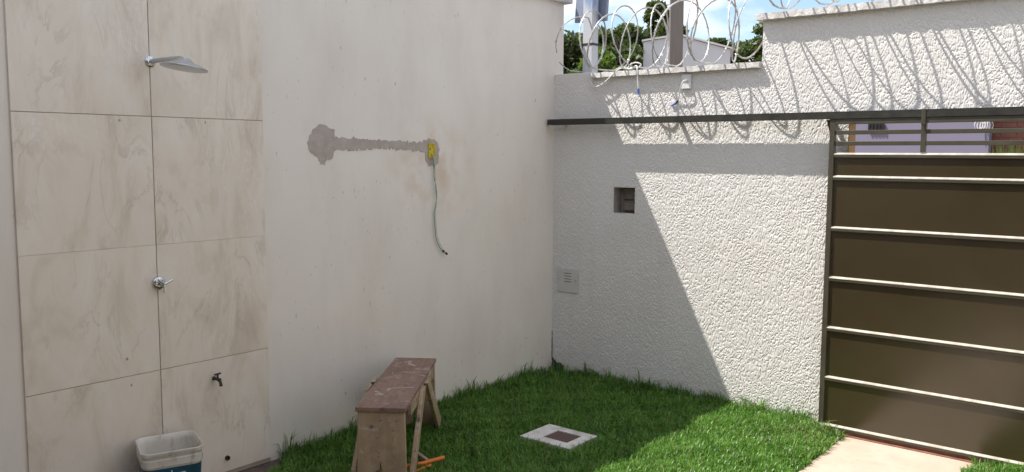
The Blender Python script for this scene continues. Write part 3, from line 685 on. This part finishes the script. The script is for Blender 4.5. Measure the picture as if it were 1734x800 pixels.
# ------------------------------------------------------------------ inspection cover
ic = thing('inspection_cover', (1.01, -1.30, ZL), 'white concrete framed drain cover set in the lawn', 'drain cover')
IX0, IX1, IY0, IY1 = 0.838, 1.188, -1.442, -1.156; JX0, JX1, JY0, JY1 = 0.948, 1.120, -1.368, -1.219; z0, z1 = -0.08, -0.030
q = MB(); q.box((IX0, IY0, z0), (IX1, JY0, z1)).box((IX0, JY1, z0), (IX1, IY1, z1)).box((IX0, JY0+0.0003, z0), (JX0, JY1-0.0003, z1)).box((JX1, JY0+0.0003, z0), (IX1, JY1-0.0003, z1))
q.build('frame', 'whitewash', ic)
MB().box((JX0+0.002, JY0+0.002, z0), (JX1-0.002, JY1-0.002, z1-0.005)).build('lid', 'paving_iron', ic)

# ------------------------------------------------------------------ grass (uncountable blades)
def grass_blades():
    n0 = 330000
    x = RNG.uniform(0.004, 3.75, n0); y = RNG.uniform(-3.5, -0.006, n0)
    # nearest edge worth covering: the picture's lower edge plus a margin
    ylim = -2.75+0.82*x-0.55
    ok = (y > ylim)
    ok &= ~((x > IX0-0.004) & (x < IX1+0.004) & (y > IY0-0.004) & (y < IY1+0.004))
    wob = 0.012*np.sin(y*23)+0.010*np.sin(y*61+1)
    ok &= ~((x > PX0+0.004+wob) & (x < PX1-0.004+wob))
    ok &= ~((x > 2.05) & (y > -0.122))
    # bare dirt edge by the shower
    ed = -2.50-0.95*x+0.05*np.sin(x*19)
    ok &= (y > ed) | (x > 0.55)
    ok &= ~((y < -2.5) & (x < 0.03))
    def vn(fx, fy, ph): return np.sin(fx*x+ph)*np.sin(fy*y+ph*1.7)
    den = 0.55+0.25*vn(9, 11, 0.3)+0.2*vn(23, 19, 1.1)+0.15*vn(47, 51, 2.0)
    dw = np.minimum(x, -y)                        # distance to a wall
    bare = np.exp(-((x-0.06)**2+(y+0.05)**2)/0.012)
    ok &= RNG.uniform(0, 1, n0) < np.clip(0.5+0.6*den-0.8*bare, 0.08, 1)
    x, y, dw, den = x[ok], y[ok], dw[ok], den[ok]; n = len(x)
    ln = 0.012+RNG.uniform(0.030, 0.066, n)*(0.7+0.5*den)
    near = np.exp(-dw/0.045)
    tall = near*(0.5+0.5*np.sin(x*37+y*29)*np.sin(x*13-y*17+1))*RNG.uniform(0, 1, n)**2.2
    ln = ln*(1+0.25*near)+0.19*tall
    gcor = np.exp(-((x-2.16)**2/0.006+(y+0.15)**2/0.004)); ln = ln+0.07*gcor*RNG.uniform(0, 1, n)**1.6
    edge = np.exp(-np.abs(x-PX0)/0.03)
    ln *= 1-0.25*edge
    th = RNG.uniform(0, 6.283, n); lean = RNG.uniform(0.25, 1.15, n)
    dx, dy = np.cos(th), np.sin(th); w = RNG.uniform(0.0013, 0.0032, n)
    sx, sy = -dy*w, dx*w; z = np.full(n, ZL)
    p1 = np.stack([x+dx*ln*lean*0.25, y+dy*ln*lean*0.25, z+ln*0.62], 1)
    l2 = ln*lean*0.75
    p2 = np.stack([x+dx*l2, y+dy*l2, z+ln*(1.02-0.33*lean)], 1)
    s = np.stack([sx, sy, np.zeros(n)], 1); b0 = np.stack([x, y, z], 1)
    # keep blades out of the walls
    p1[:, 0] = np.maximum(p1[:, 0], 0.004); p2[:, 0] = np.maximum(p2[:, 0], 0.006); p1[:, 1] = np.minimum(p1[:, 1], -0.006); p2[:, 1] = np.minimum(p2[:, 1], -0.008)
    V = np.concatenate([b0-s, b0+s, p1+s*0.85, p1-s*0.85, p2], 0)
    i = np.arange(n)
    F = np.concatenate([np.stack([i, i+n, i+2*n], 1), np.stack([i, i+2*n, i+3*n], 1), np.stack([i+3*n, i+2*n, i+4*n], 1)], 0)
    tint = np.clip(0.12+0.55*RNG.uniform(0, 1, n)+0.22*den+0.05*RNG.standard_normal(n), 0, 0.86)
    dry = RNG.uniform(0, 1, n) < 0.035+0.16*np.exp(-((x-2.12)**2+(y+0.3)**2)/0.05)+0.05*near
    tint[dry] = RNG.uniform(0.9, 1.0, dry.sum())
    return V, F, np.tile(tint, 5)
V, F, T = grass_blades()
go = raw_mesh('grass', V, F, 'grass', T, origin=(1.2, -1.2, ZL))
tag(go, 'short green lawn grass in the walled corner', 'grass', kind='stuff')

# ------------------------------------------------------------------ trees beyond the wall
def tree(name, x, y, h, crown_w, crown_h, nclump, nleaf, leaf, mat, seed, label):
    r = np.random.default_rng(seed)
    t = thing(name, (x, y, -0.16), label, 'tree', 'trees beyond the wall')
    zc = h-crown_h/2
    tb = MB(); tb.tube([(x, y, -0.16), (x+0.1, y, h*0.3), (x-0.05, y+0.1, h*0.55), (x, y, h*0.8)], [0.22, 0.17, 0.12, 0.04], 9)
    for k in range(7):
        a = k*0.9+seed; z = h*(0.35+0.05*k)
        tb.tube([(x, y, z), (x+math.cos(a)*crown_w*0.2, y+math.sin(a)*crown_w*0.2, z+crown_h*0.16), (x+math.cos(a)*crown_w*0.38, y+math.sin(a)*crown_w*0.38, z+crown_h*0.26)], [0.09, 0.06, 0.02], 6)
    tb.build('trunk', 'bark', t, smooth=True)
    d = r.standard_normal((nclump, 3)); d /= np.linalg.norm(d, axis=1)[:, None]; rad = r.uniform(0.15, 1.0, nclump)**0.6
    C = d*rad[:, None]*np.array([crown_w/2, crown_w/2, crown_h/2])*0.97+np.array([x, y, zc])
    cs = r.uniform(0.10, 0.24, nclump)*crown_w*0.6
    n = nclump*nleaf; ci = np.repeat(np.arange(nclump), nleaf)
    q = r.standard_normal((n, 3)); q /= np.linalg.norm(q, axis=1)[:, None]; q *= (r.uniform(0, 1, n)**0.45)[:, None]
    P = C[ci]+q*cs[ci][:, None]*np.array([1, 1, 0.75])
    u = r.standard_normal((n, 3)); u /= np.linalg.norm(u, axis=1)[:, None]
    w = np.cross(u, r.standard_normal((n, 3))); w /= np.linalg.norm(w, axis=1)[:, None]
    s = leaf*r.uniform(0.6, 1.3, n)[:, None]
    V = np.concatenate([P-u*s, P+w*s*0.45, P+u*s, P-w*s*0.45], 0); i = np.arange(n)
    F = np.stack([i, i+n, i+2*n, i+3*n], 1)
    tint = np.clip(r.uniform(0, 1, nclump)[ci]*0.6+r.uniform(0, 0.4, n), 0, 1)
    raw_mesh('crown', V, F, mat, np.tile(tint, 4), parent=t, origin=(x, y, zc))
TREES = [(-14.9, 19.6, 6.55, 4.4, 6.0, 'leaf_dark', 1, 'dark tree beside the end of the side wall'),
         (-13.2, 21.0, 6.15, 3.8, 6.0, 'leaf_mid', 2, 'green tree just right of the steel post'),
         (-10.2, 16.3, 4.75, 2.3, 4.6, 'leaf_bright', 3, 'bright green bushy tree left of the white gabled house'),
         (-15.2, 28.0, 8.4, 3.4, 6.0, 'leaf_dark', 4, 'tallest dark tree rising behind the white gabled house'),
         (-13.9, 28.6, 6.6, 3.2, 5.6, 'leaf_dark', 9, 'dark tree showing just left of the utility pole'),
         (-12.2, 29.0, 6.9, 3.0, 5.8, 'leaf_dark', 5, 'dark tree right of the utility pole over the white roof'),
         (-10.6, 29.6, 7.15, 3.8, 6.2, 'leaf_mid', 6, 'round dark tree left of the stepped wall corner'),
         (-14.6, 25.0, 7.0, 4.6, 6.6, 'leaf_mid', 12, 'dark leafy tree behind the bright green bushy tree'),
         (-16.6, 25.5, 6.9, 6.0, 6.6, 'leaf_mid', 7, 'dark tree seen behind the steel post')]
for (tx, ty, th_, cw_, ch_, tmat, sd_, tl_) in TREES:
    tree('tree', tx, ty, th_, cw_, ch_, 150, 150, 0.15, tmat, sd_, tl_)

# ------------------------------------------------------------------ white gabled house
wh = thing('gabled_house', (-10.6, 22.4, -0.16), 'small white gabled house behind the utility pole and razor wire', 'house')
hl, hr_ = Vector((-11.869, 21.38, 0)), Vector((-9.428, 23.336, 0)); hdir = (hr_-hl); wid = hdir.length; hdir.normalize(); bk_ = Vector((-0.47, 0.883, 0))
def hp_(a, d, z): return hl+hdir*a+bk_*d+vz*z
rx = wid*0.40
MB().prism([hp_(0, 0, -0.16), hp_(wid-0.06, 0, -0.16), hp_(wid-0.06, 0, 5.30), hp_(rx, 0, 5.76), hp_(0, 0, 5.55)], bk_*5).build('wall', 'far_white', wh)
MB().prism([hp_(-0.06, -0.08, 5.555), hp_(rx, -0.08, 5.775), hp_(rx, -0.08, 5.835), hp_(-0.06, -0.08, 5.615)], bk_*5.2).build('roof', 'far_roof', wh)
MB().prism([hp_(rx+0.002, -0.08, 5.775), hp_(wid+0.08, -0.08, 5.285), hp_(wid+0.08, -0.08, 5.345), hp_(rx+0.002, -0.08, 5.835)], bk_*5.2).build('roof', 'far_roof', wh)

# ------------------------------------------------------------------ across the street, seen through the grille
lh = thing('lavender_wall', (0.2, 9, -0.16), 'flat lavender house wall across the street behind the gate grille', 'wall')
MB().box((-5, 9, -0.16), (1.319, 9.2, 3.0)).build('wall_body', 'lavender', lh)
gl = thing('window_grille', (-0.275, 8.97, 1.99), 'small black iron grille on the lavender wall', 'grille')
MB().box((-0.392, 8.965, 2.066), (-0.158, 8.985, 2.10)).build('top_bar', 'black_iron', gl)
MB().box((-0.392, 8.965, 1.995), (-0.158, 8.985, 2.010)).build('bottom_bar', 'black_iron', gl)
for k in range(5):
    x = -0.392+0.0535*k
    MB().box((x, 8.96, 1.98), (x+0.026, 8.99, 2.115)).build('upright', 'black_iron', gl)
bw = thing('brick_wall', (2.4, 9.3, -0.16), 'red brick wall with weeds seen at the right of the gate grille', 'wall')
MB().box((0.9, 9.32, -0.16), (6.0, 9.5, 2.7)).build('mortar_bed', 'mortar', bw)
bm_ = None; cnt = 0
for r_ in range(10):
    z = 1.50+r_*0.075
    for k in range(12):
        x = 1.13+k*0.20+(0.10 if r_ % 2 else 0)
        if bm_ is None:
            o = MB().box((0, 0, 0), (0.188, 0.03, 0.063)).build('brick', 'brick', bw, origin=(0, 0, 0)); bm_ = o.data
        else:
            o = bpy.data.objects.new('brick', bm_); COL.objects.link(o); o.parent = bw
        o.location = Vector((x, 9.300+random.uniform(-0.006, 0.003), z))-Vector(bw.location)
# coil of wire at the end of the lavender wall
mb = MB()
for k in range(6):
    pts = [(1.17+0.034*k+0.035*math.sin(t*0.3927), 8.93+0.03*math.sin(t*0.3927+k), 2.05+0.062*math.cos(t*0.3927)) for t in range(16)]
    mb.tube(pts, 0.0042, 5, closed=True)
cw = mb.build('wire_bundle', 'white_cable', origin=(1.27, 8.95, 2.0)); tag(cw, 'bundle of pale wire hoops at the lavender wall end', 'wire')
def weed(x, y, n, hgt, seed, label):
    r = np.random.default_rng(seed); t = thing('weed', (x, y, -0.16), label, 'plant', 'weeds across the street')
    m_ = n; a = r.uniform(0, 6.283, m_); h = hgt*r.uniform(0.75, 1.0, m_); ln = r.uniform(0.05, 0.28, m_)
    b0 = np.stack([x+r.normal(0, 0.06, m_), y+r.normal(0, 0.05, m_), np.full(m_, -0.16)], 1); tip = b0+np.stack([np.cos(a)*ln, np.sin(a)*ln*0.5, h], 1); mid = b0*0.4+tip*0.6+np.array([0, 0, 0.12]); s = np.stack([np.full(m_, 0.013), np.full(m_, 0.0), np.zeros(m_)], 1)
    V = np.concatenate([b0-s, b0+s, mid+s, mid-s, tip], 0); i = np.arange(m_)
    F = np.concatenate([np.stack([i, i+m_, i+2*m_], 1), np.stack([i, i+2*m_, i+3*m_], 1), np.stack([i+3*m_, i+2*m_, i+4*m_], 1)], 0)
    raw_mesh('blades', V, F, 'leaf_bright', np.tile(r.uniform(0, 1, m_), 5), parent=t, origin=(x, y, -0.16))
weed(1.52, 9.0, 120, 2.02, 1, 'tall green weed by the brick wall, left one')
weed(1.72, 8.9, 120, 2.06, 2, 'tall green weed by the brick wall, right one')

# ------------------------------------------------------------------ house behind the camera (it shades the yard and shows in the gate's gloss)
hs = thing('house', (3.5, -7.0, -0.1), 'single storey rendered house at the back of the yard', 'house')
MB().box((0.003, -12, -0.1), (7.2, -6.9, 3.0)).build('wall', 'house_paint', hs)
MB().prism([(0.06, -6.6, 3.0), (6.95, -6.6, 3.0), (6.95, -12.5, 4.6), (0.06, -12.5, 4.6)], (0, 0, 0.12)).build('roof', 'roof_tile', hs)
for x in (1.2, 5.2):
    w_ = MB().box((x, -6.93, 1.0), (x+1.4, -6.885, 2.1)).build('window', 'gate_frame', hs)
    MB().box((x+0.06, -6.884, 1.06), (x+1.34, -6.878, 2.04)).build('pane', 'house_glass', w_)
MB().box((1.5, -6.95, 2.80), (6.95, -4.75, 2.92)).build('porch_slab', 'house_paint', hs)
for x in (1.55, 6.4): MB().box((x, -4.98, -0.1), (x+0.18, -4.80, 2.80)).build('porch_post', 'house_paint', hs)
MB().box((3.3, -6.93, -0.05), (4.2, -6.885, 2.1)).build('door', 'bark', hs)

ow = thing('side_wall', (7.1, -4, 0), 'plain off-white wall closing the yard on the far right', 'wall')
MB().box((7.003, -12, -0.2), (7.15, -0.003, LT)).build('wall_body', 'side_wall', ow)
MB().box((6.95, -6.1, LT), (7.2, -0.04, LT+0.055)).build('coping', 'coping', ow, bevel=0.008)
